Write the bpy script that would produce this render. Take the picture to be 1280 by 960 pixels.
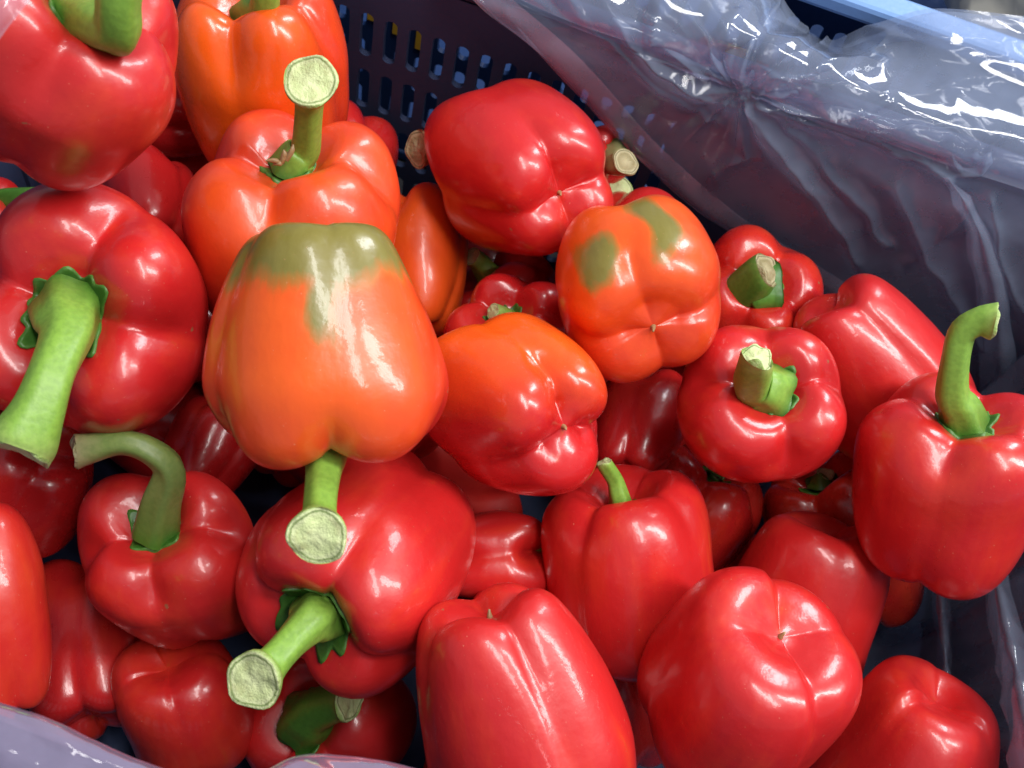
import bpy, bmesh, math, random
import numpy as np
from mathutils import Vector, Matrix, Quaternion, noise

for o in list(bpy.data.objects):
    bpy.data.objects.remove(o)
S = bpy.context.scene
COL = S.collection

# ------------------------------------------------------------------ camera
F = 1372.0                       # focal length in pixels of a 1280 wide picture
CAM = Vector((0.0, 0.0, 0.65))
PITCH, ROLL = math.radians(60), math.radians(19.3)
fwd = Vector((0, math.cos(PITCH), -math.sin(PITCH)))
up0 = Vector((0, math.sin(PITCH), math.cos(PITCH)))
X0 = Vector((1, 0, 0))
ci = X0 * math.cos(ROLL) + up0 * math.sin(ROLL)      # picture right
cj = -X0 * math.sin(ROLL) + up0 * math.cos(ROLL)     # picture up
ck = -fwd
cd = bpy.data.cameras.new('camera'); cam = bpy.data.objects.new('camera', cd); COL.objects.link(cam)
cam.matrix_world = Matrix(((ci.x, cj.x, ck.x, CAM.x), (ci.y, cj.y, ck.y, CAM.y), (ci.z, cj.z, ck.z, CAM.z), (0, 0, 0, 1)))
cd.sensor_width = 36.0; cd.lens = 36.0 * F / 1280.0
cd.clip_start = 0.01; cd.clip_end = 50
cd.dof.use_dof = True; cd.dof.focus_distance = 0.50; cd.dof.aperture_fstop = 16
S.camera = cam

# ------------------------------------------------------------------ light
W = bpy.data.worlds.new('World'); S.world = W; W.use_nodes = True
bgn = W.node_tree.nodes['Background']
bgn.inputs['Color'].default_value = (0.80, 0.86, 1.0, 1); bgn.inputs['Strength'].default_value = 0.30

def area(name, loc, target, sx, sy, power, color):
    l = bpy.data.lights.new(name, 'AREA'); l.shape = 'RECTANGLE'; l.size = sx; l.size_y = sy
    l.energy = power; l.color = color
    o = bpy.data.objects.new(name, l); COL.objects.link(o); o.location = loc
    o.rotation_euler = (Vector(target) - Vector(loc)).to_track_quat('-Z', 'Y').to_euler()
    return o
area('tube_lamp', (0.20, 0.10, 2.10), (0.05, .25, .15), 0.24, 1.5, 23, (1.0, 0.98, 0.95))
area('tube_lamp', (1.25, 0.45, 1.85), (0.05, .25, .15), 0.26, 1.5, 33, (1.0, 0.98, 0.96))
area('tube_lamp', (0.8, 2.1, 1.80), (0.05, .3, .15), 0.4, 1.2, 32, (0.94, 0.97, 1.0))
S.cycles.max_bounces = 7; S.cycles.diffuse_bounces = 3; S.cycles.glossy_bounces = 3; S.cycles.transparent_max_bounces = 12
S.cycles.caustics_reflective = False; S.cycles.caustics_refractive = False

S.view_settings.view_transform = 'Standard'; S.view_settings.look = 'None'
S.view_settings.gamma = 1.0; S.view_settings.exposure = 0.1; S.view_settings.use_curve_mapping = False

# ------------------------------------------------------------------ helpers
def cdir(x, y, z): return ci * x - cj * y + ck * z       # picture x right, y down, z towards the camera
def ray(px, py): return cdir((px - 640) / F, (py - 480) / F, -1.0)
def at(px, py, t): return CAM + ray(px, py) * t
def on_y(px, py, y): r = ray(px, py); return CAM + r * ((y - CAM.y) / r.y)
def on_x(px, py, x): r = ray(px, py); return CAM + r * ((x - CAM.x) / r.x)
def on_z(px, py, z): r = ray(px, py); return CAM + r * ((z - CAM.z) / r.z)

def mesh_obj(name, verts, faces, mat, parent=None, smooth=True, attrs=None):
    me = bpy.data.meshes.new(name)
    me.from_pydata([tuple(v) for v in verts], [], faces)
    me.materials.append(mat)
    if smooth: me.polygons.foreach_set('use_smooth', [True] * len(me.polygons))
    for k, a in (attrs or {}).items():
        at_ = me.attributes.new(k, 'FLOAT', 'POINT'); at_.data.foreach_set('value', np.asarray(a, dtype=np.float32))
    me.update()
    o = bpy.data.objects.new(name, me); COL.objects.link(o)
    if parent: o.parent = parent
    return o
def empty(name, loc, label, cat, group=None):
    o = bpy.data.objects.new(name, None); COL.objects.link(o); o.location = loc; o.empty_display_size = .01
    o['label'] = label; o['category'] = cat
    if group: o['group'] = group
    return o
def sm(a, b, x):
    x = np.clip((x - a) / (b - a), 0, 1); return x * x * (3 - 2 * x)

# ------------------------------------------------------------------ materials
class NT:
    def __init__(s, name):
        s.m = bpy.data.materials.new(name); s.m.use_nodes = True
        s.t = s.m.node_tree; s.n = s.t.nodes; s.b = s.n['Principled BSDF']; s.out = s.n['Material Output']
    def add(s, typ, **kw):
        n = s.n.new(typ)
        for k, v in kw.items():
            if k in n.inputs: n.inputs[k].default_value = v
            else: setattr(n, k, v)
        return n
    def l(s, a, b): s.t.links.new(a, b)
    def attr(s, name): return s.add('ShaderNodeAttribute', attribute_name=name).outputs['Fac']
    def coord(s): return s.add('ShaderNodeTexCoord').outputs['Object']
    def noise(s, scale, detail=3, rough=.5, vec=None):
        n = s.add('ShaderNodeTexNoise'); n.inputs['Scale'].default_value = scale
        n.inputs['Detail'].default_value = detail; n.inputs['Roughness'].default_value = rough
        s.l(vec or s.coord(), n.inputs['Vector']); return n.outputs['Fac']
    def ramp(s, fac, stops):
        r = s.add('ShaderNodeValToRGB'); e = r.color_ramp.elements
        while len(e) < len(stops): e.new(.5)
        for el, (p, c) in zip(e, stops):
            el.position = p; el.color = (*c, 1) if len(c) == 3 else c
        s.l(fac, r.inputs['Fac']); return r.outputs['Color']
    def mix(s, fac, a, b, mode='MIX'):
        m = s.add('ShaderNodeMix', data_type='RGBA', blend_type=mode)
        for v, i in ((fac, 0), (a, 6), (b, 7)):
            if hasattr(v, 'is_output'): s.l(v, m.inputs[i])
            else: m.inputs[i].default_value = v if i == 0 else (*v, 1)
        return m.outputs[2]
    def math(s, op, a, b=0.0):
        m = s.add('ShaderNodeMath', operation=op)
        for v, i in ((a, 0), (b, 1)):
            if hasattr(v, 'is_output'): s.l(v, m.inputs[i])
            else: m.inputs[i].default_value = v
        return m.outputs[0]
    def bump(s, h, strength, dist=.001):
        b = s.add('ShaderNodeBump', Strength=strength, Distance=dist); s.l(h, b.inputs['Height'])
        s.l(b.outputs['Normal'], s.b.inputs['Normal'])

def skin_material():
    m = NT('pepper_skin'); b = m.b
    tint = m.attr('tint'); green = m.attr('green'); co = m.coord()
    oi = m.add('ShaderNodeObjectInfo'); rnd = oi.outputs['Random']
    mp = m.add('ShaderNodeMapping'); mp.inputs['Scale'].default_value = (1, 1, .13); m.l(co, mp.inputs['Vector'])
    n1 = m.noise(28, 3, .55, co); n2 = m.noise(160, 4, .6, co)
    st = m.noise(210, 4, .6, mp.outputs[0]); st2 = m.noise(85, 3, .6, mp.outputs[0])      # streaks that run from stem to tip
    red = m.mix(m.math('ADD', m.math('MULTIPLY', n1, .6), m.math('MULTIPLY', st2, .4)), (.44, .009, .011), (.64, .020, .021))
    red = m.mix(m.math('MULTIPLY', rnd, .35), red, (.62, .022, .018))
    orange = m.mix(n1, (.82, .078, .006), (.88, .135, .009))
    tn = m.math('ADD', tint, m.math('ADD', m.math('MULTIPLY', m.math('SUBTRACT', n1, .5), .40), m.math('MULTIPLY', m.math('SUBTRACT', st2, .5), .45)))
    c = m.mix(m.ramp(tn, [(0, (0, 0, 0)), (1, (1, 1, 1))]), red, orange)
    gn = m.math('ADD', green, m.math('ADD', m.math('MULTIPLY', m.math('SUBTRACT', n1, .5), .35), m.math('ADD', m.math('MULTIPLY', m.math('SUBTRACT', st, .5), .45), m.math('MULTIPLY', m.math('SUBTRACT', st2, .5), .7))))
    gc = m.mix(st, (.17, .135, .020), (.235, .205, .045))
    brown = m.mix(n2, (.42, .12, .012), (.52, .16, .016))
    gf = m.math('MULTIPLY', green, 1.0)
    c = m.mix(m.ramp(gn, [(.18, (0, 0, 0)), (.42, (.75, .75, .75)), (1, (.75, .75, .75))]), c, brown)
    c = m.mix(m.ramp(gn, [(.30, (0, 0, 0)), (.72, (1, 1, 1))]), c, gc)
    # pale pinpricks, corky nicks and faint dusty scuffs
    fl = m.noise(900, 2, .5, co)
    c = m.mix(m.ramp(fl, [(.72, (0, 0, 0)), (.79, (.5, .5, .5))]), c, (.80, .36, .22))
    nk = m.noise(130, 2, .5, co)
    c = m.mix(m.ramp(nk, [(.775, (0, 0, 0)), (.80, (.7, .7, .7))]), c, (.30, .16, .07))
    m.l(c, b.inputs['Base Color'])
    rr = m.math('ADD', m.math('MULTIPLY', n2, .14), m.math('ADD', m.math('MULTIPLY', st, .14), m.math('ADD', m.math('MULTIPLY', n1, .10), m.math('ADD', m.math('MULTIPLY', rnd, .14), .08))))
    m.l(rr, b.inputs['Roughness'])
    b.inputs['Specular IOR Level'].default_value = .55
    b.inputs['Coat Weight'].default_value = .38; b.inputs['Coat Roughness'].default_value = .11
    h = m.math('ADD', m.math('MULTIPLY', m.noise(45, 3, .5, co), 1.5), m.math('ADD', m.math('MULTIPLY', m.noise(120, 3, .55, co), .55), m.math('ADD', m.math('MULTIPLY', st, .16), m.math('MULTIPLY', m.noise(1100, 2, .5, co), .035))))
    m.bump(h, .17, .0022)
    for l_ in m.n:
        if l_.type == 'BUMP': m.l(l_.outputs['Normal'], b.inputs['Coat Normal'])
    return m.m
def stem_material(name, base, mid, tip):
    m = NT(name); b = m.b
    ln = m.attr('along'); n1 = m.noise(60, 4, .6); n2 = m.noise(400, 3)
    c = m.ramp(m.math('ADD', ln, m.math('MULTIPLY', m.math('SUBTRACT', n1, .5), .3)), [(.05, base), (.35, mid), (.8, mid), (1, tip)])
    c = m.mix(m.ramp(n2, [(.35, (.22, .22, .22)), (.6, (0, 0, 0))]), c, tuple(.6 * v for v in base))
    m.l(c, b.inputs['Base Color']); b.inputs['Roughness'].default_value = .42
    b.inputs['Subsurface Weight'].default_value = .1; b.inputs['Subsurface Radius'].default_value = (.003, .005, .001); b.inputs['Subsurface Scale'].default_value = .4
    m.bump(m.math('ADD', n1, n2), .14, .0012)
    return m.m
def cut_material(name, rim, a, c_):
    m = NT(name); b = m.b
    r = m.attr('along'); n = m.noise(260, 5, .65)
    c = m.ramp(m.math('ADD', r, m.math('MULTIPLY', m.math('SUBTRACT', n, .5), .12)), [(0, a), (.62, c_), (.78, a), (.84, tuple(.55 * v for v in rim)), (.90, a), (1, rim)])
    c = m.mix(m.ramp(n, [(.35, (.22, .22, .22)), (.55, (0, 0, 0))]), c, tuple(.7 * v for v in a))
    bw = m.noise(150, 4, .7)
    c = m.mix(m.ramp(bw, [(.52, (0, 0, 0)), (.70, (.35, .35, .35))]), c, (.36, .30, .11))
    m.l(c, b.inputs['Base Color']); b.inputs['Roughness'].default_value = .6
    m.bump(m.math('ADD', n, bw), .7, .002)
    return m.m
def plastic(name, col, rough=.4, var=.25):
    m = NT(name); b = m.b; n = m.noise(22, 5, .6); n2 = m.noise(300, 3)
    m.l(m.mix(n, tuple(v * (1 - var) for v in col), tuple(v * (1 + var) for v in col)), b.inputs['Base Color'])
    m.l(m.ramp(n2, [(.3, (rough - .08,) * 3), (.7, (rough + .12,) * 3)]), b.inputs['Roughness'])
    m.bump(n2, .12, .0008); b.inputs['Specular IOR Level'].default_value = .22
    return m.m
def film_material(name, veil, tintc, gloss=.7):
    """clear polythene: mostly see-through, glossy by angle, with a faint milky veil"""
    m = NT(name); m.n.remove(m.b)
    tr = m.add('ShaderNodeBsdfTransparent', Color=(.93, .94, .97, 1))
    gl = m.add('ShaderNodeBsdfGlossy', Color=(1, 1, 1, 1), Roughness=.055)
    df = m.add('ShaderNodeBsdfDiffuse', Color=(*tintc, 1)); tl = m.add('ShaderNodeBsdfTranslucent', Color=(*tintc, 1))
    d2 = m.add('ShaderNodeMixShader', Fac=.5); m.l(df.outputs[0], d2.inputs[1]); m.l(tl.outputs[0], d2.inputs[2])
    n = m.noise(45, 4, .6)
    nn = m.noise(420, 3, .6)
    bp = m.add('ShaderNodeBump', Strength=.10, Distance=.0012); m.l(m.math('ADD', m.math('MULTIPLY', nn, .3), m.noise(70, 2)), bp.inputs['Height'])
    m.l(bp.outputs['Normal'], gl.inputs['Normal'])
    v = m.ramp(n, [(.25, (veil * .85,) * 3), (.75, (veil * 1.15,) * 3)])
    m1 = m.add('ShaderNodeMixShader'); m.l(v, m1.inputs[0]); m.l(tr.outputs[0], m1.inputs[1]); m.l(d2.outputs[0], m1.inputs[2])
    fr = m.add('ShaderNodeLayerWeight', Blend=.28)
    fac = m.math('MINIMUM', m.math('ADD', m.math('MULTIPLY', fr.outputs['Fresnel'], gloss), .03 * gloss), .7)
    m2 = m.add('ShaderNodeMixShader'); m.l(fac, m2.inputs[0]); m.l(m1.outputs[0], m2.inputs[1]); m.l(gl.outputs[0], m2.inputs[2])
    m.l(m2.outputs[0], m.out.inputs['Surface'])
    return m.m

SKIN = skin_material()
STEM = stem_material('stem_fresh', (.055, .17, .018), (.22, .40, .055), (.36, .50, .13))
STEMD = stem_material('stem_dark', (.035, .13, .015), (.09, .25, .03), (.16, .32, .06))
STEMB = stem_material('stem_dry', (.10, .13, .03), (.27, .25, .10), (.40, .33, .18))
CALYX = stem_material('calyx_green', (.05, .16, .016), (.035, .125, .012), (.075, .20, .028))
STEMO = stem_material('stem_olive', (.06, .20, .022), (.20, .27, .07), (.38, .32, .16))
CUT = cut_material('stem_cut_fresh', (.26, .40, .09), (.62, .68, .36), (.56, .65, .30))
CUTB = cut_material('stem_cut_dry', (.22, .20, .08), (.52, .46, .27), (.30, .25, .12))
SCAR = stem_material('scar_brown', (.30, .17, .07), (.33, .2, .09), (.36, .24, .11))
NAVY = plastic('crate_navy', (.036, .052, .115), .60)
BLUE = plastic('crate_blue', (.010, .032, .11), .5)
PALEBLUE = plastic('crate_pale_blue', (.17, .31, .60), .4)
YELLOW = plastic('yellow_tape', (.55, .33, .03), .5)
CREAM = plastic('sack_cream', (.62, .60, .52), .7, .12)
CONC = plastic('floor_grey', (.030, .030, .034), .7)
FILM = film_material('film_clear', .31, (.60, .72, 1.0), .45)
FILM2 = film_material('film_layered', .26, (.62, .74, 1.0), .9)
HEM = film_material('film_hem', .30, (.74, .70, .88))
ROLL = film_material('film_rolled', .50, (.58, .50, .70), .5)

# ------------------------------------------------------------------ ground and crates
def grid_box(bm, x0, x1, y0, y1, z0, z1):
    v = [bm.verts.new((x, y, z)) for x in (x0, x1) for y in (y0, y1) for z in (z0, z1)]
    for f in ((0, 1, 3, 2), (4, 6, 7, 5), (0, 4, 5, 1), (2, 3, 7, 6), (0, 2, 6, 4), (1, 5, 7, 3)):
        bm.faces.new([v[i] for i in f])
def bm_obj(name, bm, mat, parent=None, bevel=0, smooth=False):
    bmesh.ops.recalc_face_normals(bm, faces=bm.faces)
    me = bpy.data.meshes.new(name); bm.to_mesh(me); bm.free(); me.materials.append(mat)
    if smooth: me.polygons.foreach_set('use_smooth', [True] * len(me.polygons))
    o = bpy.data.objects.new(name, me); COL.objects.link(o)
    if parent: o.parent = parent
    if bevel:
        md = o.modifiers.new('bevel', 'BEVEL'); md.width = bevel; md.segments = 2; md.limit_method = 'ANGLE'
    return o

def slotted_wall(name, P0, eu, ev, en, width, height, mat, parent, th=.004, cw=.0142, chh=.043, sw=.0078, sl=.032, margin=.012, solid=9.0):
    """wall panel with rows of upright rounded slots; P0 lower corner, eu along, ev up, en outward"""
    P0, eu, ev, en = map(Vector, (P0, eu, ev, en))
    nu = max(1, round((width - 2 * margin) / cw)); nv = max(1, int((height - 2 * margin) / chh))
    cu = (width - 2 * margin) / nu; mv = (height - nv * chh) / 2
    V, Fc = [], []
    def quad(u0, u1, v0, v1):
        for n in (0, th):
            b = len(V)
            for u, v in ((u0, v0), (u1, v0), (u1, v1), (u0, v1)): V.append(P0 + eu * u + ev * v + en * n)
            Fc.append((b, b + 1, b + 2, b + 3) if n else (b + 3, b + 2, b + 1, b))
    quad(0, width, 0, mv); quad(0, width, height - mv, height)
    quad(0, margin, mv, height - mv); quad(width - margin, width, mv, height - mv)
    K = 16
    for i in range(nu):
        for j in range(nv):
            c0, c1 = margin + i * cu, margin + (i + 1) * cu
            r0, r1 = mv + j * chh, mv + (j + 1) * chh
            if c0 > solid: quad(c0, c1, r0, r1); continue
            uc, vc = (c0 + c1) / 2, (r0 + r1) / 2
            inner, outer = [], []
            for k in range(K):
                a = 2 * math.pi * k / K
                s_, c_ = math.sin(a), math.cos(a)
                q = sw / 2
                inner.append((uc + q * c_, vc + (0 if abs(s_) < 1e-6 else math.copysign(sl / 2 - q, s_)) + q * s_))
                du, dv = (c1 - c0) / 2, (r1 - r0) / 2
                m_ = max(abs(c_), abs(s_)); outer.append((uc + du * c_ / m_, vc + dv * s_ / m_))
            b = len(V)
            for n in (0, th):
                for u, v in inner: V.append(P0 + eu * u + ev * v + en * n)
                for u, v in outer: V.append(P0 + eu * u + ev * v + en * n)
            for k in range(K):
                k2 = (k + 1) % K
                Fc.append((b + k, b + k2, b + K + k2, b + K + k)); o2 = b + 2 * K
                Fc.append((o2 + k, o2 + K + k, o2 + K + k2, o2 + k2))
                Fc.append((b + k, o2 + k, o2 + k2, b + k2))
    return mesh_obj(name, V, Fc, mat, parent, smooth=False)

bm = bmesh.new(); grid_box(bm, -2.5, 2.5, -2.0, 3.0, -.05, 0.0)
gr = bm_obj('floor', bm, CONC); gr['kind'] = 'structure'

XL, XR, YF, YR, ZB, ZT = -.305, .300, .044, .452, .012, .235
crate = empty('plastic_crate', (0, .25, 0), 'dark navy slotted plastic crate holding the heap of bell peppers', 'crate')
def crate_part(fn):
    o = fn(); o.location = o.location - crate.location; return o
def ribbed_wall(name, P0, eu, ev, en, width, height, mat, parent, th=.004, pitch=.034):
    P0, eu, ev, en = map(Vector, (P0, eu, ev, en)); line = [(0, 0)]; u = pitch / 2
    while u + .006 < width: line += [(u, 0), (u + .0008, .0022), (u + .0052, .0022), (u + .006, 0)]; u += pitch
    line.append((width, 0)); outl = line + [(width, -th), (0, -th)]; m_ = len(outl); V = []
    for h in (0, height): V += [P0 + eu * a - en * b + ev * h for a, b in outl]
    Fc = [(i, (i + 1) % m_, m_ + (i + 1) % m_, m_ + i) for i in range(m_)] + [tuple(range(m_))[::-1], tuple(range(m_, 2 * m_))]
    return mesh_obj(name, V, Fc, mat, parent, smooth=False)
def mk_crate(root, XL, XR, YF, YR, ZB, ZT, mat, rimmat, origin, solid=9.0):
    O = Vector(origin)
    def P(x, y, z): return Vector((x, y, z)) - O
    slotted_wall('back_wall', P(XL, YR, ZB), (1, 0, 0), (0, 0, 1), (0, 1, 0), XR - XL, ZT - ZB, mat, root, solid=solid)
    slotted_wall('front_wall', P(XL, YF, ZB), (1, 0, 0), (0, 0, 1), (0, -1, 0), XR - XL, ZT - ZB, mat, root)
    ribbed_wall('side_wall', P(XR, YF, ZB), (0, 1, 0), (0, 0, 1), (1, 0, 0), YR - YF, ZT - ZB, mat, root)
    ribbed_wall('side_wall', P(XL, YF, ZB), (0, 1, 0), (0, 0, 1), (-1, 0, 0), YR - YF, ZT - ZB, mat, root)
    bm = bmesh.new(); a, b = P(XL - .006, YF - .006, .001), P(XR + .006, YR + .006, ZB - .001)
    grid_box(bm, a.x, b.x, a.y, b.y, a.z, b.z); bm_obj('base', bm, mat, root, .002)
    bm = bmesh.new()
    for (x0, x1, y0, y1) in ((XL - .016, XR + .016, YR - .001, YR + .018), (XL - .016, XR + .016, YF - .018, YF + .001),
                             (XL - .016, XL + .001, YF + .0012, YR - .0012), (XR - .001, XR + .016, YF + .0012, YR - .0012)):
        a, b = P(x0, y0, ZT + .0005), P(x1, y1, ZT + .012); grid_box(bm, a.x, b.x, a.y, b.y, a.z, b.z)
    bm_obj('rim', bm, rimmat, root, .003)
mk_crate(crate, XL, XR, YF, YR, ZB, ZT, NAVY, NAVY, crate.location, solid=.345)

# ------------------------------------------------------------------ bell peppers
PROFILE = [(0, -.86), (.14, -.885), (.30, -.955), (.48, -1.0), (.66, -.975), (.81, -.85), (.915, -.60), (.965, -.27), (.985, .08), (1.0, .38),
           (.975, .62), (.90, .82), (.76, .96), (.60, 1.0), (.46, .95), (.35, .86), (.25, .775), (.13, .735), (0, .725)]
def catmull(P, n):
    P = np.array(P, float); m = len(P) - 1
    u = np.linspace(0, m, n); i = np.minimum(u.astype(int), m - 1); f = (u - i)[:, None]
    g = lambda k: P[np.clip(k, 0, m)]
    p0, p1, p2, p3 = g(i - 1), g(i), g(i + 1), g(i + 2)
    return .5 * (2 * p1 + (p2 - p0) * f + (2 * p0 - 5 * p1 + 4 * p2 - p3) * f ** 2 + (3 * p1 - p0 - 3 * p2 + p3) * f ** 3)

def pepper_surface(rng, n, H, bs, ts, groove, bend, tlift, blift):
    """returns fn(tt, th) -> xyz with unit radius"""
    prof = catmull(PROFILE, 400); tpar = np.linspace(0, 1, 400)
    gaps = 1 + rng.uniform(-.22, .22, n); gaps *= 2 * math.pi / gaps.sum()
    cen = np.concatenate([[0], np.cumsum((gaps[:-1] + gaps[1:]) / 2)])
    lob = rng.uniform(-.055, .055, n); lt = rng.uniform(-.10, .07, n); lb = rng.uniform(-.09, .06, n)
    ph = rng.uniform(0, 6.28, 8); sq = rng.uniform(-.05, .05)
    dirs = rng.normal(0, 1, (7, 3)); fr = rng.uniform(1.6, 4.2, 7); am = .020 * 2.2 / fr; pz = rng.uniform(0, 6.28, 7)
    twist = rng.uniform(-.25, .25); gb = rng.uniform(.7, 1.3, n)
    def fn(tt, th):
        tt = np.asarray(tt, float); th = np.asarray(th, float)
        r = np.interp(tt, tpar, prof[:, 0]); z = np.interp(tt, tpar, prof[:, 1])
        thw = th + twist * z * .5
        d = (thw[..., None] - cen + math.pi) % (2 * math.pi) - math.pi
        x = np.abs(d) / (gaps / 2 * 1.0)
        w = np.exp(-8 * x * x) + 1e-9; w = w / w.sum(-1, keepdims=True)
        xm = x.min(-1)
        u = 1 - np.minimum(xm, 1.0) ** 2.1
        e = .20
        f = 1 - (np.sqrt(u * u + e * e) - e) / (math.sqrt(1 + e * e) - e)
        lobw = (w * lob).sum(-1); ltw = (w * lt).sum(-1); lbw = (w * lb).sum(-1); gbw = (w * gb).sum(-1)
        top = sm(.35, .95, z) * sm(0, .5, r); bot = sm(-.25, -.9, z) * sm(0, .4, r)
        g = groove * (.40 + 1.2 * sm(.2, .9, z) + 0.5 * sm(-.1, -.85, z)) * gbw
        g = g * sm(.05, .45, r)
        rad = r * (1 + lobw * sm(.1, .5, r)) * (1 - g * f)
        sc = np.where(z < .35, 1 - (1 - bs) * sm(.45, -1.0, z), 1 - (1 - ts) * sm(.3, 1.0, z))
        rad = rad * sc
        zz = z + top * (ltw - tlift * f) - bot * (lbw - blift * .55 * f)
        X = rad * np.cos(th) * (1 + sq); Y = rad * np.sin(th) * (1 - sq); Z = zz * H
        X = X + bend[0] * (Z * Z / (H * H) - .3); Y = Y + bend[1] * (Z * Z / (H * H) - .3)
        Pn = np.stack([X, Y, Z], -1); off = np.zeros_like(X)
        for q in range(7): off = off + am[q] * np.sin(fr[q] * (Pn @ (dirs[q] / np.linalg.norm(dirs[q]))) + pz[q])
        off = off * sm(.0, .35, r)
        return Pn + off[..., None] * np.stack([X, Y, Z / H], -1)
    return fn

NT_, NV_ = 96, 72
GRIDF = []
for i_ in range(NV_ - 1):
    for j_ in range(NT_):
        a_, b_ = i_ * NT_ + j_, i_ * NT_ + (j_ + 1) % NT_
        GRIDF.append((a_, b_, b_ + NT_, a_ + NT_))

def tube(path, radii, normals_end=None, ridges=5, amp=.085, ns=28, nl=26, seed=0):
    """swept stem: path points (Vectors), radii, optional direction the cut end faces"""
    rs = random.Random(seed)
    P = catmull([tuple(p) for p in path], nl); R = catmull([(r, 0) for r in radii], nl)[:, 0]
    V, al = [], []
    T = np.gradient(P, axis=0); T /= np.linalg.norm(T, axis=1)[:, None]
    ref = Vector((.3, .8, .5)); prev = None; ph = rs.uniform(0, 6)
    for i in range(nl):
        t = Vector(T[i]); f = i / (nl - 1)
        if normals_end is not None:
            w = float(sm(.55, .97, f)); t = (t * (1 - w) + normals_end * w).normalized()
        a = (prev if prev else ref); a = (a - t * a.dot(t)).normalized(); b = t.cross(a); prev = a
        for k in range(ns):
            th = 2 * math.pi * k / ns
            r = R[i] * (1 + amp * (1 - .8 * f) * math.cos(ridges * th + ph + .8 * f) + .03 * math.sin(3 * th + 7 * f + ph) + .02 * math.sin(2 * th + 11 * f))
            V.append(Vector(P[i]) + a * (r * math.cos(th)) + b * (r * math.sin(th))); al.append(f)
    Fc = [(i * ns + k, i * ns + (k + 1) % ns, (i + 1) * ns + (k + 1) % ns, (i + 1) * ns + k) for i in range(nl - 1) for k in range(ns)]
    endring = V[(nl - 1) * ns:]; cen = Vector((0, 0, 0))
    for v in endring: cen += v
    cen /= ns
    return V, Fc, al, endring, cen, t

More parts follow.
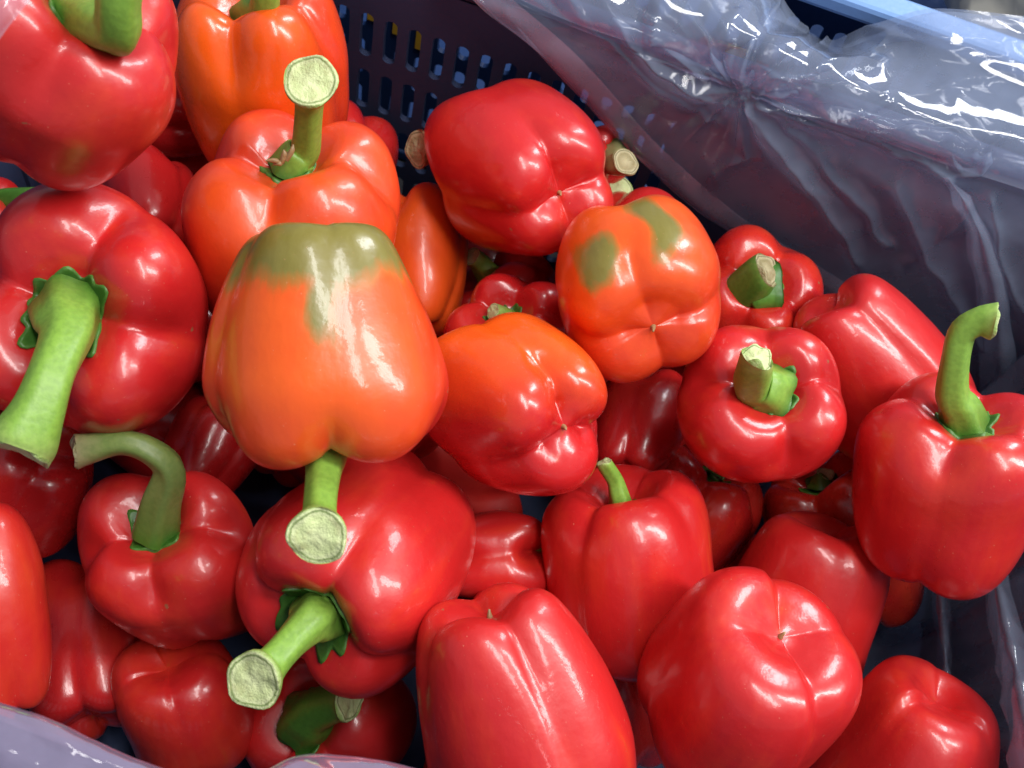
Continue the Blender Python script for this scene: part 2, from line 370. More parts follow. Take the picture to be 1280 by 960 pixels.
def bell_pepper(label, cx, cy, t, R, L, axis, spin=0, n=4, tint=0.0, green=None, bs=.8, ts=1.0, groove=.16, tlift=.14, blift=.16,
                stem=None, cutn=None, smat=None, cmat=None, seed=1, calyx=.30, bend=(0, 0), group=None, tgrad=None, scar=False, cut_jag=.12):
    rng = np.random.default_rng(seed)
    c = at(cx, cy, t); k = t / F; Rm = R * k; H = L / R
    a = cdir(*axis).normalized()
    ref = ck if abs(a.dot(ck)) < .8 else cj
    ex = (ref - a * a.dot(ref)).normalized(); ey = a.cross(ex)
    cs, sn = math.cos(spin), math.sin(spin)
    ex, ey = ex * cs + ey * sn, ey * cs - ex * sn
    rot = Matrix((ex, ey, a)).transposed()           # local to world
    root = empty('bell_pepper', c, label, 'bell pepper', group)
    root.rotation_euler = rot.to_euler()
    bs = .35 + .65 * bs
    fn = pepper_surface(rng, n, H, bs, ts, groove, bend, tlift, blift)
    tt = np.linspace(0, 1, NV_)
    tt = .5 - .5 * np.cos(math.pi * tt) * (.35) - .5 * (1 - 2 * tt) * .65
    th = np.arange(NT_) * 2 * math.pi / NT_
    TT, TH = np.meshgrid(tt, th, indexing='ij')
    P = fn(TT, TH)
    V = (P * Rm).reshape(-1, 3)
    zz = P[..., 2] / H
    q = P / np.linalg.norm(P, axis=-1, keepdims=True)
    if tgrad is not None:                            # ripening: one flank still orange (unit direction in picture axes)
        dl = rot.transposed() @ cdir(*tgrad[:3]).normalized(); s = q @ np.array(dl)
        tn = tgrad[3] + (tgrad[4] - tgrad[3]) * sm(-.5, .9, s)
    else: tn = np.full(zz.shape, float(tint))
    gr_ = np.zeros(zz.shape)
    for g in (green or []):                          # still-green patches: picture direction, spread along the lobe, spread round it, strength
        dl = rot.transposed() @ cdir(*g[:3]).normalized(); dl = np.array(dl)
        zc = g[6] if len(g) > 6 else dl[2]; th0 = math.atan2(dl[1], dl[0])
        dth = (TH - th0 + math.pi) % (2 * math.pi) - math.pi
        fringe = .12 * np.sin(4 * TH + 1.3) + .05 * np.sin(9 * TH + .4)
        al_ = (zz - zc + fringe * g[3]) / g[3]
        if g[4] > 2: f_ = np.exp(-np.maximum(al_, 0) ** 4)
        else: f_ = np.exp(-np.abs(al_) ** 3 - np.abs((dth + .10 * np.sin(5 * zz)) / g[4]) ** 3) * sm(-.92, -.68, zz)
        gr_ = np.maximum(gr_, f_ * g[5])
    mesh_obj('body', V, GRIDF, SKIN, root, attrs={'tint': tn.ravel(), 'green': gr_.ravel()})
    # calyx
    ns, nr = 72, 9; ph = rng.uniform(0, 6.28); pts = int(rng.integers(5, 7)); nz = rng.uniform(0, 6.28, 4)
    prof = catmull(PROFILE, 400); tp = np.linspace(0, 1, 400); sel = prof[:, 1] > .5
    V, al = [], []
    thc = np.arange(ns) * 2 * math.pi / ns
    star = np.abs(np.cos(pts * thc / 2 + ph)) ** 1.5
    rc = calyx * (.82 + .10 * star + sum(rng.normal(0, .075) / math.sqrt(h_) * np.sin(h_ * thc + rng.uniform(0, 6.28)) for h_ in range(2, 15)))
    rc = np.clip(rc, calyx * .62, calyx * 1.15)
    half = np.nonzero(sel & (tp > .8))[0]; rr_, tt_ = prof[half, 0][::-1], tp[half][::-1]
    for i in range(nr):
        f = i / (nr - 1); rad = rc * (.12 + .88 * f)
        tr = np.interp(rad, rr_, tt_); p = fn(tr, thc)
        lift = .020 + .020 * (f ** 3) * (.5 + .5 * np.sin(3 * thc + nz[2])) + .010 * f * np.sin(5 * thc + nz[3]) + .006 * f * np.sin(13 * thc + nz[1])
        p[:, 2] += lift
        V += list(p * Rm); al += [f] * ns
    p = p.copy(); p[:, 2] -= .075; V += list(p * Rm); al += [1.0] * ns
    Fc = [(i * ns + k_, i * ns + (k_ + 1) % ns, (i + 1) * ns + (k_ + 1) % ns, (i + 1) * ns + k_) for i in range(nr) for k_ in range(ns)]
    mesh_obj('calyx', V, Fc, CALYX, root, attrs={'along': al})
    # stem
    base = Vector(fn(np.array([1.0]), np.array([0.0]))[0]) * Rm
    inv = rot.transposed()
    if stem is None: pts_ = [(base + Vector((0, 0, Rm * .14)), R * .13), (base + Vector((.004, 0, Rm * .34)), R * .13)]
    else: pts_ = [(inv @ (at(s[0], s[1], t - s[2]) - c), s[3]) for s in stem]
    first = pts_[0][0]
    path = [base + Vector((0, 0, Rm * .005)), base.lerp(first, .18) + Vector((0, 0, Rm * .02)), base.lerp(first, .5) + Vector((0, 0, Rm * .03))] + [p for p, r in pts_]
    r0 = pts_[0][1]
    radii = [max(r0 * 1.5, calyx * R * .64) * k, max(r0 * 1.35, calyx * R * .56) * k, r0 * 1.2 * k] + [r * k for p, r in pts_]
    ne = (inv @ cdir(*cutn).normalized()) if cutn else None
    V, Fc, al, ring, cen, tdir = tube(path, radii, ne, seed=seed, nl=34)
    so = mesh_obj('stem', V, Fc, smat or STEM, root, attrs={'along': al})
    # cut end: rounded lip and slightly hollow face
    ns = len(ring); V, al = [], []; rs = random.Random(seed + 5); n0 = rs.uniform(0, 9)
    er = sum((v - cen).length for v in ring) / ns
    rows = [(1.0, 0, 1), (.985, .05, .97), (.95, .085, .92), (.88, .07, .86), (.6, .045, .6), (.3, .06, .3)]
    for s_, up_, al_ in rows:
        for i, v in enumerate(ring):
            d = v - cen
            jag = 0 if s_ == 1.0 else cut_jag * er * (math.sin(2 * 6.283 * i / ns + n0) + .5 * math.sin(5 * 6.283 * i / ns + 2 * n0 + s_ * 4))
            V.append(cen + d * s_ + tdir * (er * up_ + jag * s_)); al.append(al_)
    V.append(cen + tdir * er * .05); al.append(0)
    Fc = [(i * ns + j, i * ns + (j + 1) % ns, (i + 1) * ns + (j + 1) % ns, (i + 1) * ns + j) for i in range(len(rows) - 1) for j in range(ns)]
    b0 = (len(rows) - 1) * ns
    Fc += [(b0 + j, b0 + (j + 1) % ns, len(V) - 1) for j in range(ns)]
    mesh_obj('cut_end', V, Fc, cmat or CUT, so, attrs={'along': al})
    if scar:
        b = Vector(fn(np.array([0.0]), np.array([0.0]))[0]) * Rm
        V, Fc, al, ring, cen, td = tube([b + Vector((0, 0, .001)), b - Vector((0, 0, .001)), b - Vector((.0007, .0004, .0035))], [.0016, .0011, .0004], ns=8, nl=6, seed=seed)
        V.append(cen); Fc += [(40 + j, 40 + (j + 1) % 8, 48) for j in range(8)]; al.append(1)
        mesh_obj('blossom_scar', V, Fc, SCAR, root, attrs={'along': al})
    return root

PEPPERS = []
def pep(*a, **k): PEPPERS.append((a, k))
# label, centre px, depth, radius px, half length px, axis towards the stem
pep('large orange-red pepper with an olive green tip, stem hanging down to a pale cut end', 408, 430, 0.440, 155, 146, (.02, .97, -.12), spin=.5, n=4, tgrad=(-.05, -.35, .9, .05, .95), seed=11,
    bs=.64, blift=.03, green=[(0, -.5, .8, .46, 3, .95, -.98), (.16, -.40, .9, .34, .17, .8, -.42)], stem=[(405, 588, .012, 22), (401, 622, .026, 20), (399, 648, .036, 21), (397, 663, .043, 31), (397, 670, .049, 34)], cutn=(.08, .28, .95), groove=.07)
pep('large red pepper with a fleshy bright green stem under the film corner', 68, 88, 0.430, 152, 132, (.60, -.44, .67), spin=-.1, n=4, tint=.02, seed=12, bs=.8,
    stem=[(146, 38, .044, 26), (148, 0, .056, 24), (155, -45, .062, 27), (158, -60, .064, 28)], groove=.15, calyx=.34)
pep('orange pepper with a fresh stem, standing upright against the crate wall', 328, 112, 0.574, 114, 128, (.03, -.70, .70), spin=.75, n=4, tgrad=(-.5, .3, .7, .35, 1.0), seed=13, bs=.82,
    stem=[(331, 10, .050, 17), (332, -25, .064, 16), (333, -44, .070, 20)], calyx=.28)
pep('orange-red upright pepper whose straight stem ends in a wide pale cut disc', 368, 300, 0.531, 130, 128, (.06, -.80, .58), spin=.75, n=4, tgrad=(.3, -.2, .9, -.05, .6), seed=14, bs=.8,
    stem=[(381, 185, .028, 18), (385, 150, .043, 16), (387, 124, .053, 17), (388, 108, .059, 27), (388, 102, .064, 31)], cutn=(0, -.22, .97), calyx=.28)
pep('glossy red pepper facing up with a long bulb-ended green stem and frilly calyx', 122, 392, 0.493, 152, 128, (.02, .03, 1.0), spin=.35, n=4, tint=.0, seed=15, bs=.75,
    stem=[(84, 420, .056, 28), (66, 464, .070, 24), (48, 512, .074, 27), (30, 548, .074, 35), (22, 562, .073, 37)], cutn=(-.30, .90, .25), calyx=.40, groove=.17, tlift=.2)
pep('round deep red pepper with a dry tan stem stub poking from its side', 657, 217, 0.588, 112, 106, (-.42, -.40, -.81), spin=.35, n=4, seed=16, bs=.78,
    stem=[(590, 180, -.040, 14), (545, 187, -.030, 15), (528, 186, -.022, 22), (523, 186, -.020, 25)], cutn=(-.75, .1, .6), smat=STEMB, cmat=CUTB, scar=True, blift=.2)
pep('orange pepper with two olive green stripes down its lobes', 797, 357, 0.530, 104, 102, (-.12, -.62, -.77), spin=.8, n=4, tgrad=(-.5, -.6, .4, .35, .95), seed=17, bs=1.08,
    green=[(-.50, -.05, .82, .40, .27, .95, -.42), (.14, -.30, .95, .58, .21, 1.0, -.20)], scar=True)
pep('heart-shaped red pepper with an orange shoulder, its folded tip turned outward', 652, 508, 0.505, 118, 108, (-.52, -.24, -.82), spin=.55, n=3, tgrad=(-.05, -1, .05, -.15, .95), seed=18, bs=.80, groove=.24, blift=.42, scar=True)
pep('red pepper facing up with a short snapped green stem in a round calyx', 950, 508, 0.545, 104, 92, (-.06, -.28, .95), spin=.6, n=4, seed=19, bs=.8,
    stem=[(941, 478, .036, 23), (945, 458, .052, 20), (947, 448, .058, 19)], cutn=(.3, -.75, .6), calyx=.36, cut_jag=.35, groove=.14)
pep('small red pepper with a thick stem cut slantwise, tucked beside the striped pepper', 940, 385, 0.636, 84, 76, (-.02, -.35, .92), spin=.2, n=4, tint=.1, seed=20, bs=.8,
    stem=[(930, 365, .026, 27), (950, 344, .04, 24), (958, 338, .044, 22)], cutn=(.75, -.35, .6), smat=STEMD, cmat=CUTB, calyx=.36, cut_jag=.2)
pep('long red pepper lying on its side against the film by the crate wall', 1092, 470, 0.594, 98, 124, (.58, .75, -.35), spin=.7, n=3, seed=21, bs=.72, groove=.17)
pep('red pepper with a tall hooked green stem, set apart beside the crate end', 1186, 606, 0.525, 114, 116, (.04, -.88, .46), spin=.25, n=4, tint=.02, seed=22, bs=1.02,
    stem=[(1190, 492, .026, 19), (1194, 450, .036, 16), (1203, 416, .042, 16), (1224, 402, .046, 17), (1240, 402, .048, 21), (1243, 403, .049, 21)], cutn=(.92, .2, .35), calyx=.36, groove=.12)
pep('shaded red pepper showing one smooth flank under the heart-shaped pepper', 795, 540, 0.612, 62, 76, (.3, -.7, -.6), spin=.5, n=4, seed=23)
pep('squarish red pepper with a thin green stem, centred among the lower peppers', 784, 712, 0.550, 102, 108, (-.10, -.94, .20), spin=.1, n=4, seed=24, bs=1.1,
    stem=[(768, 600, .012, 10), (757, 582, .018, 10), (755, 578, .019, 10)], cutn=(-.3, -.9, .2), groove=.06, tlift=.07, calyx=.2)
pep('red pepper half hidden behind the thin-stemmed squarish pepper', 868, 652, 0.632, 76, 82, (.25, -.75, .3), spin=.3, n=4, tint=.05, seed=25, stem=[(893, 598, .005, 10), (897, 592, .008, 10)], smat=STEMD)
pep('pale-sheened red pepper lying below the snapped-stem pepper', 1058, 675, 0.646, 92, 110, (-.42, -.80, .25), spin=.4, n=4, tint=.15, seed=26, stem=[(1030, 598, .01, 11), (1032, 592, .012, 11)], smat=STEMD)
pep('big round red pepper showing its dimpled bottom with a dry blossom scar', 935, 850, 0.485, 130, 120, (-.22, .68, -.70), spin=.35, n=4, seed=27, bs=1.02, scar=True, groove=.055, blift=.09)
pep('smooth red pepper leaning behind the dimpled round pepper', 996, 768, 0.583, 100, 120, (-.22, .92, -.28), spin=.8, n=3, seed=28, bs=.95, groove=.05, blift=.06)
pep('red pepper lying along the crate end with a single long gloss streak', 1130, 962, 0.540, 116, 122, (-.25, .88, -.35), spin=.0, n=3, seed=29, bs=.85, groove=.055, blift=.03)
pep('large red pepper with deep upright lobes meeting at its pointed tip', 650, 888, 0.460, 134, 152, (.28, .93, -.22), spin=.45, n=4, seed=30, bs=.74, groove=.10, scar=True, blift=.16)
pep('small knobbly red pepper with stacked lobes wedged between larger ones', 614, 692, 0.562, 63, 64, (.95, -.05, -.15), spin=.785, n=4, seed=31, groove=.36, bs=.9, stem=[(680, 672, .0, 12), (684, 670, .002, 12)])
pep('red pepper whose stem with a ragged calyx juts out to a pale cut disc', 455, 702, 0.502, 132, 142, (-.36, .42, .83), spin=.05, n=4, seed=32, bs=.86,
    stem=[(388, 778, .048, 24), (362, 804, .060, 19), (338, 830, .067, 20), (323, 845, .071, 29), (318, 850, .076, 32)], cutn=(-.22, .10, .97), calyx=.42, groove=.13)
pep('dark red pepper in shade with a dull stem bent sideways', 222, 705, 0.521, 108, 104, (-.10, -.62, .76), spin=.78, n=4, seed=33, bs=.8,
    stem=[(212, 588, .044, 18), (188, 564, .050, 15), (152, 553, .052, 14), (115, 560, .050, 17), (95, 564, .048, 21)], cutn=(-.9, .1, .4), smat=STEMO, cmat=CUTB, calyx=.34)
pep('shaded red pepper behind the front film with one small highlight', 118, 808, 0.572, 84, 104, (-.2, -.75, -.6), spin=.785, n=4, groove=.2, seed=34, bs=1.0)
pep('red pepper leaning on the crate front above the film edge', -25, 775, 0.470, 95, 130, (-.2, -.9, .1), spin=.1, n=4, tint=.1, seed=35)
pep('dark red pepper low beside the front film', 232, 882, 0.549, 80, 88, (.1, .75, -.62), spin=.5, n=4, tint=.08, bs=1.0, seed=36, groove=.09, blift=.06)
pep('dark red pepper with a stubby dark green stem and broad ragged calyx', 425, 900, 0.577, 108, 100, (-.35, -.25, .88), spin=.3, n=4, seed=37,
    stem=[(400, 886, .046, 25), (426, 877, .060, 22), (436, 874, .064, 25)], cutn=(.88, -.1, .48), smat=STEMD, cmat=CUT, calyx=.44)
pep('red pepper lying under the long bulb-ended stem', 30, 600, 0.560, 88, 80, (-.5, .5, -.5), spin=.2, n=4, seed=38)
pep('orange pepper squeezed behind the olive-tipped one, only a flank showing', 520, 330, 0.636, 70, 92, (.0, -.9, -.3), spin=.4, n=4, tint=.8, seed=39)
pep('shaded red pepper deep in the gap under the round tan-stemmed pepper', 645, 385, 0.661, 70, 70, (-.5, -.6, .35), spin=.2, n=4, seed=40, stem=[(597, 326, .02, 12), (590, 320, .024, 12)])
pep('red pepper behind the round one with a dark dry stem end showing', 742, 205, 0.630, 40, 40, (.7, -.25, .55), spin=.2, n=4, seed=41, stem=[(768, 206, .03, 13), (780, 203, .035, 17), (782, 202, .036, 17)], cutn=(.4, -.3, .85), smat=STEMB, cmat=CUTB)
pep('red pepper behind the round one with a pale green stem end showing', 728, 268, 0.660, 52, 52, (.6, -.4, .6), spin=.2, n=4, seed=42, stem=[(766, 242, .03, 14), (774, 238, .036, 17), (775, 237, .037, 17)], cutn=(.3, -.3, .9))
pep('dark red pepper sunk between the three peppers at the back', 190, 262, 0.580, 66, 66, (-.2, -.7, -.5), spin=.2, n=4, seed=43)
pep('dark red pepper deep under the olive-tipped one, barely lit', 262, 560, 0.600, 60, 60, (.3, -.7, -.4), spin=.2, n=4, seed=44)
pep('dark red pepper filling the gap below the heavy lobed peppers', 772, 880, 0.589, 66, 80, (.1, .9, -.3), spin=.2, n=4, seed=45)
pep('red pepper tucked behind the frilly-calyx pepper with an olive stem', -10, 300, 0.570, 62, 62, (.75, -.5, .2), spin=.2, n=4, seed=46, stem=[(5, 252, .01, 16), (35, 250, .014, 15), (52, 250, .015, 16)], smat=STEMD)
pep('red pepper filling the gap beside the crate end below the hooked-stem pepper', 865, 478, 0.715, 62, 62, (.2, -.7, -.4), spin=.2, n=4, seed=47)

ROOTS = [bell_pepper(*a, **k) for a, k in PEPPERS]
# withered petals left on the calyx of one upright pepper
r3 = ROOTS[3]; bpy.context.view_layer.update(); inv3 = r3.matrix_world.inverted(); t3 = PEPPERS[3][0][3]
for q in range(6):
    rq = random.Random(60 + q); a0 = at(352 + rq.uniform(-7, 7), 204 + rq.uniform(-5, 5), t3 - .040); b0 = a0 + cdir(rq.uniform(-.009, .004), rq.uniform(-.009, .001), rq.uniform(0, .006))
    V, Fc, al, ring, cen, td = tube([inv3 @ a0, inv3 @ a0.lerp(b0, .5) + Vector((.001, .0006, .001)), inv3 @ b0], [.0009, .0012, .0003], ns=7, nl=6, seed=q, amp=.3)
    mesh_obj('withered_petal', V, Fc, SCAR, r3, attrs={'along': al})

# peppers buried further down that hold the heap up: copies of one short-stemmed pepper
src = ROOTS[12]; srcR = PEPPERS[12][0][4] * PEPPERS[12][0][3] / F
FILL = [(-.224, .394, .096, .030, -1.927, -.844, 6.067), (-.192, .273, .103, .033, -1.322, 1.135, 2.278), (-.025, .276, .056, .042, -1.511, .117, 4.859),
        (.071, .213, .048, .033, 1.515, -1.193, 4.217), (.073, .108, .051, .037, -.812, -.612, .469), (-.078, .342, .048, .034, -1.295, -1.403, 3.104),
        (-.163, .404, .051, .036, -1.915, -1.529, 1.864), (-.191, .304, .045, .031, .4, .397, 4.551), (-.057, .183, .055, .040, 1.552, -.849, 2.619),
        (-.071, .26, .13, .036, 1.462, -1.953, 4.391), (-.252, .391, .148, .038, -1.47, -1.992, 1.461), (-.254, .245, .101, .04, .309, .831, 5.749),
        (.054, .155, .114, .032, -1.429, -.527, 1.374), (.154, .27, .048, .033, 1.469, -.631, 4.908), (-.002, .317, .137, .034, .163, .357, 3.737),
        (.042, .38, .157, .037, 1.748, .325, .088), (-.248, .108, .046, .032, -.773, .204, 2.759), (.04, .393, .052, .037, -1.377, .936, .803),
        (-.251, .333, .047, .033, -1.782, 1.029, 2.93), (-.127, .159, .045, .031, -1.351, -1.531, 5.097), (-.257, .212, .049, .034, -1.302, 1.269, 2.496),
        (-.145, .4, .117, .035, -1.383, -.016, .135), (-.194, .244, .048, .033, 1.124, -1.285, 1.732), (-.13, .307, .123, .032, -.385, -1.135, 5.031),
        (-.112, .276, .047, .032, -1.397, -1.964, 6.158), (-.038, .404, .047, .033, 1.759, -1.013, 3.183), (.131, .326, .049, .035, -1.464, -1.243, 3.184)]
def copy_tree(o, parent=None):
    c = o.copy(); COL.objects.link(c); c.parent = parent
    for ch in o.children: copy_tree(ch, c)
    return c
for x, y, z, R_, ea, eb, ec in FILL:
    c = copy_tree(src); c.location = (x, y, z); c.rotation_euler = (ea, eb, ec); c.scale = (R_ / srcR,) * 3
    c['label'] = 'dark red pepper buried at the bottom of the heap in deep shade'; c['group'] = 'buried peppers holding up the heap'

# ------------------------------------------------------------------ neighbouring crate and sack behind
nb = empty('plastic_crate', (.25, .75, 0), 'bright blue plastic crate with a pale rim standing behind the film', 'crate')
mk_crate(nb, -.32, .70, .532, .95, .012, .255, BLUE, PALEBLUE, nb.location)
for px, py, w_, h_ in ((503, 22, .011, .030), (531, 38, .010, .034), (905, 96, .012, .050), (470, 8, .010, .024)):
    p = on_y(px, py, .5275) - nb.location; bm = bmesh.new()
    grid_box(bm, p.x - w_ / 2, p.x + w_ / 2, p.y - .0012, p.y, p.z - h_ / 2, p.z + h_ / 2); bm_obj('sticker', bm, YELLOW, nb)
# cream sack lying in the neighbouring crate
V, Fc = [], []; NU, NV = 64, 40
c0 = Vector((.44, .74, .16))
for i in range(NV):
    ph = math.pi * i / (NV - 1)
    for j in range(NU):
        th = 2 * math.pi * j / NU
        d = Vector((math.sin(ph) * math.cos(th), math.sin(ph) * math.sin(th), math.cos(ph)))
        r = 1 + .22 * noise.noise(d * 1.7) + .10 * noise.noise(d * 4.3) + .05 * abs(noise.noise(d * 9))
        V.append(Vector((d.x * .22, d.y * .13, d.z * .10)) * r)
for i in range(NV - 1):
    for j in range(NU):
        a, b = i * NU + j, i * NU + (j + 1) % NU; Fc.append((a, b, b + NU, a + NU))
sack = mesh_obj('sack', V, Fc, CREAM); sack.location = c0
sack['label'] = 'cream sack lying in the blue crate behind'; sack['category'] = 'sack'

# ------------------------------------------------------------------ polythene liner
liner = empty('bag_liner', (0, .25, .25), 'crumpled clear polythene bag lining the navy crate and folded over its rim', 'plastic bag')
LO = liner.location
def tri(x): return abs((x % 1.0) * 2 - 1) * 2 - 1
def ridged(p, seed=0):
    v, a, f = 0, 1, 1
    for o in range(3):
        v += a * (1 - 2.4 * abs(noise.noise(Vector((p[0] * f + seed * 7.1, p[1] * f + 3.3 * o, seed * 1.7 + o)))))
        a *= .5; f *= 2.1
    return v / 1.75
def ridge1(p, seed=0):
    return 1 - 2.6 * abs(noise.noise(Vector((p[0], p[1], seed * 3.7)))) + .25 * noise.noise(Vector((p[0] * 2.3, p[1] * 2.3, seed)))
def crumple(x, y, seed=0):
    d, p_ = noise.voronoi(Vector((x, y, seed * 5.3)), distance_metric='DISTANCE')
    return d[0] - .45
def loft(name, curves, nu, nv, mat, disp=None, vk=None):
    """surface through several space curves (each a list of points), pushed along its normal by disp(u, v, x, s)"""
    C_ = np.array([catmull([tuple(p) for p in c], nu) for c in curves])        # rows, nu, 3
    vv = catmull([tuple(c.ravel()) for c in C_], nv).reshape(nv, nu, 3)
    du = np.gradient(vv, axis=1); dv = np.gradient(vv, axis=0)
    nn = np.cross(du, dv); nn /= np.linalg.norm(nn, axis=-1, keepdims=True) + 1e-12
    if disp:
        D = np.zeros((nv, nu))
        for i in range(nv):
            for j in range(nu): D[i, j] = disp(j / (nu - 1), i / (nv - 1), vv[i, j])
        vv = vv + nn * D[..., None]
    V = (vv - np.array(LO)).reshape(-1, 3)
    Fc = [(i * nu + j, i * nu + j + 1, (i + 1) * nu + j + 1, (i + 1) * nu + j) for i in range(nv - 1) for j in range(nu - 1)]
    return mesh_obj(name, V, Fc, mat, liner)

def wallY(px, py, y=.4385): return on_y(px, py, y)
lower = [wallY(555, -40), wallY(600, 5), wallY(690, 82), wallY(790, 190), wallY(890, 275), wallY(985, 335, .437), wallY(1075, 400, .436), wallY(1180, 520, .436), wallY(1280, 640, .436), wallY(1360, 720, .436)]
hem = [p + Vector((.010, -.0015, .012)) for p in lower]
rimpx = [(575, -40), (625, -8), (720, 35), (815, 66), (900, 96), (975, 135), (1060, 165), (1170, 206), (1280, 242), (1390, 280)]
mid = [p.lerp(on_z(a, b, .251), .55) + Vector((0, -.004, 0)) for p, (a, b) in zip(lower, rimpx)]
rim = [on_z(a, b, .254) for a, b in rimpx]
over = [on_z(a + 25, b - 42, .268) for a, b in rimpx]
uppx = [(700, -190), (760, -150), (830, -120), (890, -90), (958, -8), (1022, 62), (1082, 50), (1165, 18), (1285, 24), (1400, 30)]
upper = [on_y(a, b, .508) for a, b in uppx]
KN = on_z(930, 108, .254)
# creases pressed into the film: (picture line, height in mm, half width in px); each is a real ridge of the sheet
CREASES = [([(940, 125), (985, 190), (1030, 250), (1075, 320)], 6, 16), ([(960, 130), (1010, 180), (1060, 235), (1110, 300)], 4, 9), ([(950, 122), (1030, 150), (1100, 172), (1190, 216)], 5, 12),
           ([(965, 108), (1060, 118), (1150, 132), (1250, 88)], 5, 10), ([(742, -10), (790, 52), (850, 96), (925, 128)], 6, 13), ([(700, -10), (770, 60), (840, 120), (900, 150)], 3, 8),
           ([(1098, 172), (1140, 160), (1185, 166), (1215, 190)], 4, 6), ([(1098, 172), (1150, 190), (1180, 212), (1222, 208), (1262, 160)], 4, 6), ([(1160, 205), (1182, 180), (1200, 205)], 3, 5),
           ([(962, -10), (940, 50), (932, 115)], 6, 9), ([(1022, 64), (985, 92), (940, 115)], 5, 9), ([(932, 130), (936, 190), (895, 212)], 5, 12), ([(1128, 330), (1170, 300), (1212, 262)], 3, 7),
           ([(1060, 90), (1120, 62), (1180, 56), (1250, 60)], 5, 9), ([(1000, 100), (1080, 92), (1130, 70)], 4, 6), ([(1150, 130), (1200, 112), (1262, 96)], 4, 6), ([(860, 20), (905, 70), (930, 110)], 4, 8),
           ([(800, -10), (860, 50), (915, 105)], 4, 7), ([(1120, 230), (1170, 330), (1230, 430)], 5, 16), ([(1240, 250), (1255, 330), (1290, 420)], 4, 12), ([(640, 20), (720, 110), (800, 180)], 3, 14)]
CSEG = [(np.array(l[i], float), np.array(l[i + 1], float), h * .001, w) for l, h, w in CREASES for i in range(len(l) - 1)]
CA = np.array([c[0] for c in CSEG]); CB = np.array([c[1] for c in CSEG]); CH = np.array([c[2] for c in CSEG]); CW = np.array([c[3] for c in CSEG])
def pressed(p):
    r = Vector(p) - CAM; z = r.dot(fwd); q = np.array((640 + F * r.dot(ci) / z, 480 - F * r.dot(cj) / z))
    q = q + 7 * np.array((noise.noise(Vector((q[0] * .03, q[1] * .03, 1))), noise.noise(Vector((q[0] * .03, q[1] * .03, 6)))))
    ab = CB - CA; f = np.clip(((q - CA) * ab).sum(1) / (ab * ab).sum(1), 0, 1)
    d = np.linalg.norm(q - CA - ab * f[:, None], axis=1)
    return float((CH * np.exp(-d / CW)).max())
SIGN = -1.0
def back_disp(u, v, p):
    dx, ds = p[0] - KN.x, (p[2] - KN.z) * 1.0 + (p[1] - KN.y)
    r = math.hypot(dx, ds); ang = math.atan2(ds, dx)
    fall = 1 / (1 + (r / .05) ** 2)
    # folds that fan out of the gathered knot, plus loose crumple
    radial = tri(ang * 1.5 + .9 * noise.noise(Vector((ang * 1.9, r * 9, 0)))) * .0045 * min(1, r / .025) * (.25 + fall)
    fine = (ridged((p[0] * 120, ds * 150), 1) * .0022 + ridge1((p[0] * 60, ds * 60), 2) * .002) * math.exp(-((dx - .010) / .030) ** 2 - ((ds - .012) / .022) ** 2)
    big = noise.noise(Vector((p[0] * 10, ds * 13, 3.1))) * .007
    crease = ridge1((p[0] * 9 + ds * 4, ds * 9 - p[0] * 5), 4) * .0055
    along = ridge1((p[0] * 4, ds * 24 + p[0] * 7), 7) * .0038 * float(sm(.45, .75, v))
    wx = p[0] + .02 * noise.noise(Vector((p[0] * 20, ds * 20, 8)))
    facets = crumple(wx * 20 + ds * 7, ds * 36 - wx * 10, 1) * .0060 + crumple(wx * 42 - ds * 18, ds * 70 + wx * 15, 2) * .0012
    crease = crease * .5 + facets * (.45 + .55 * float(sm(.35, .7, v)))
    edge = float(sm(0, .06, v)) * (.35 + .65 * float(sm(.2, .6, v)))
    return (radial + fine + big * .8 + crease * .6 + along * .7) * edge - SIGN * 1.25 * pressed(p) * float(sm(0, .10, v)) * (1.0 if v < .5 else .75)
loft('back_sheet', [lower, mid, rim, over, upper], 330, 200, FILM, back_disp)
up2 = [on_y(a + 6, b + (10 if i < 5 else 3), .502) for i, (a, b) in enumerate(uppx)]
loft('outer_fold', [[p + Vector((0, -.004, .006)) for p in rim], [p + Vector((.004, -.003, .010)) for p in over], up2], 240, 110, FILM2,
     lambda u, v, p: back_disp(u, .3 + .7 * v, Vector(p) * 1.02 + Vector((.05, .02, .01))) * float(sm(0, .15, v)))
loft('hem_fold', [[p + Vector((0, -.0012, 0)) for p in lower], [p + Vector((.004, -.004, .006)) for p in lower], [p + Vector((.013, -.0025, .014)) for p in lower]], 160, 10, HEM,
     lambda u, v, p: noise.noise(Vector((p[0] * 30, p[2] * 30, 9))) * .0015)

# pleat standing out of the back sheet
pl = [(1176, 222, 1184, 1190), (1196, 262, 1210, 1222), (1212, 320, 1232, 1246), (1222, 400, 1246, 1264), (1228, 520, 1254, 1274)]
loft('pleat', [[on_y(a, b, .430) for a, b, c, d in pl], [on_y(c, b, .4215) for a, b, c, d in pl], [on_y(d, b, .429) for a, b, c, d in pl]], 60, 18, FILM2,
     lambda u, v, p: ridge1((p[0] * 40, p[2] * 24), 2) * .0012)

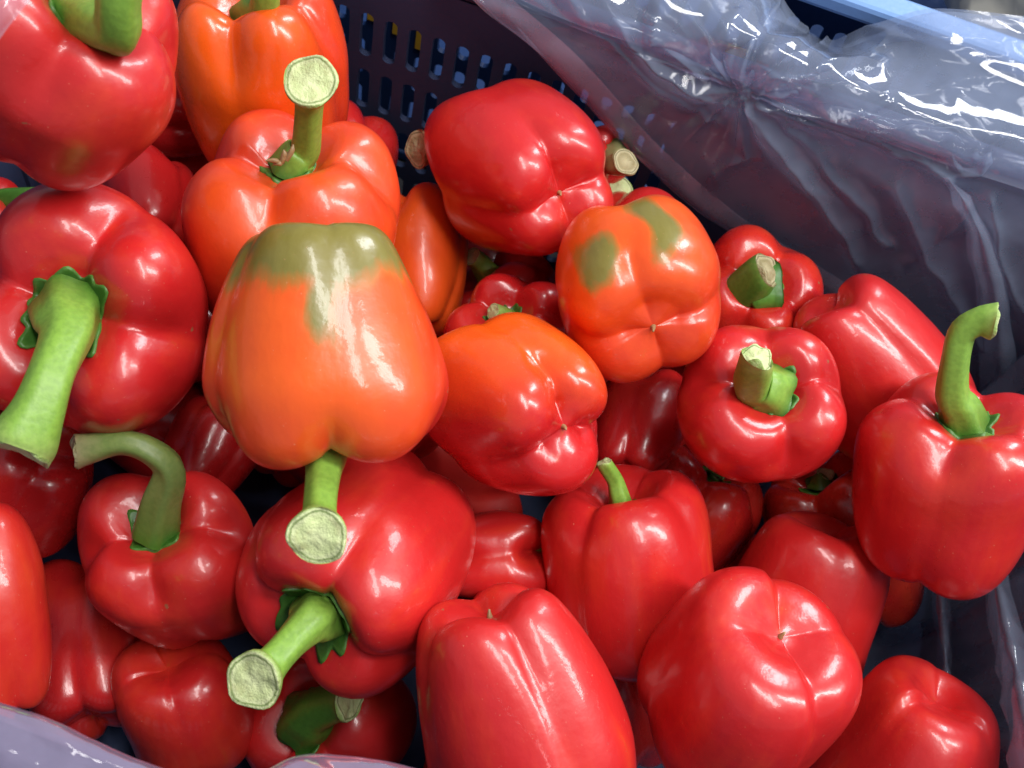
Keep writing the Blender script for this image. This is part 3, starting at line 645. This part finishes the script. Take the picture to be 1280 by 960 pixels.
# drape down the crate end
ys = [.435, .40, .34, .28, .22, .16, .10, .062]
def end_disp(u, v, p):
    s = p[1] * 26 + .5 * noise.noise(Vector((p[1] * 15, p[2] * 9, 1)))
    return tri(s) * .004 + ridged((p[1] * 24, p[2] * 5), 3) * .005 + noise.noise(Vector((p[1] * 50, p[2] * 25, 5))) * .002
loft('end_sheet', [[(.215 + .02 * math.sin(i * 2.1), y, .0185) for i, y in enumerate(ys)], [(.262, y, .022) for y in ys], [(.279, y, .05) for y in ys], [(.284, y, .14) for y in ys], [(.288, y, .225) for y in ys],
                   [(.300, y, .256) for y in ys], [(.332, y, .254) for y in ys], [(.345, y, .18) for y in ys]], 220, 120, FILM, end_disp)

for nm, a in (('end_pleat', [(1228, 700, 1252), (1236, 760, 1268), (1248, 840, 1290), (1258, 910, 1306), (1266, 990, 1320)]), ('end_pleat', [(1166, 705, 1180), (1168, 760, 1186), (1172, 820, 1190), (1178, 880, 1192), (1185, 960, 1200)])):
    loft(nm, [[on_x(l, y, .272) for l, y, r in a], [on_x((l + r) / 2, y, .262) for l, y, r in a], [on_x(r, y, .274) for l, y, r in a]], 70, 18, FILM2,
         lambda u, v, p: ridge1((p[1] * 40, p[2] * 26), 3) * .0016)

# roll over the crate front
epx = [(-260, 776), (-120, 832), (0, 880), (105, 922), (200, 960), (290, 985), (335, 962), (380, 946), (450, 948), (530, 964), (680, 1010), (860, 1060)]
edge = [on_z(a, b - 4, .266) for a, b in epx]
def shift(c, dy, z): return [Vector((p.x, p.y + dy, z)) for p in c]
loft('front_roll', [[Vector((p.x, p.y - .010, .19)) for p in edge], [Vector((p.x, p.y - .006, .235)) for p in edge], shift(edge, 0, .266), shift(edge, -.014, .272), shift(edge, -.035, .264), shift(edge, -.048, .235), shift(edge, -.052, .16)],
     260, 70, ROLL, lambda u, v, p: (ridged((p[0] * 26, p[1] * 60), 2) * .0022 + crumple(p[0] * 30 + p[1] * 20, p[1] * 80 + p[2] * 40, 4) * .005 + noise.noise(Vector((p[0] * 20, p[1] * 40, 0))) * .003) * float(sm(.25, .45, v)))

# loose corner folded in over the crate end
loft('corner_flap', [[at(-12, 66, .330), at(12, 32, .330), at(44, -8, .331), at(80, -60, .335)], [at(-60, 40, .332), at(-20, 0, .330), at(10, -40, .334), at(40, -90, .338)],
                     [at(-200, 60, .37), at(-170, 0, .36), at(-140, -60, .36), at(-100, -140, .36)], [at(-420, 160, .50), at(-400, 60, .50), at(-390, -30, .50), at(-380, -130, .50)]], 60, 60, HEM,
     lambda u, v, p: ridged((p[0] * 20, p[1] * 20), 5) * .003 * float(sm(0, .3, v)))
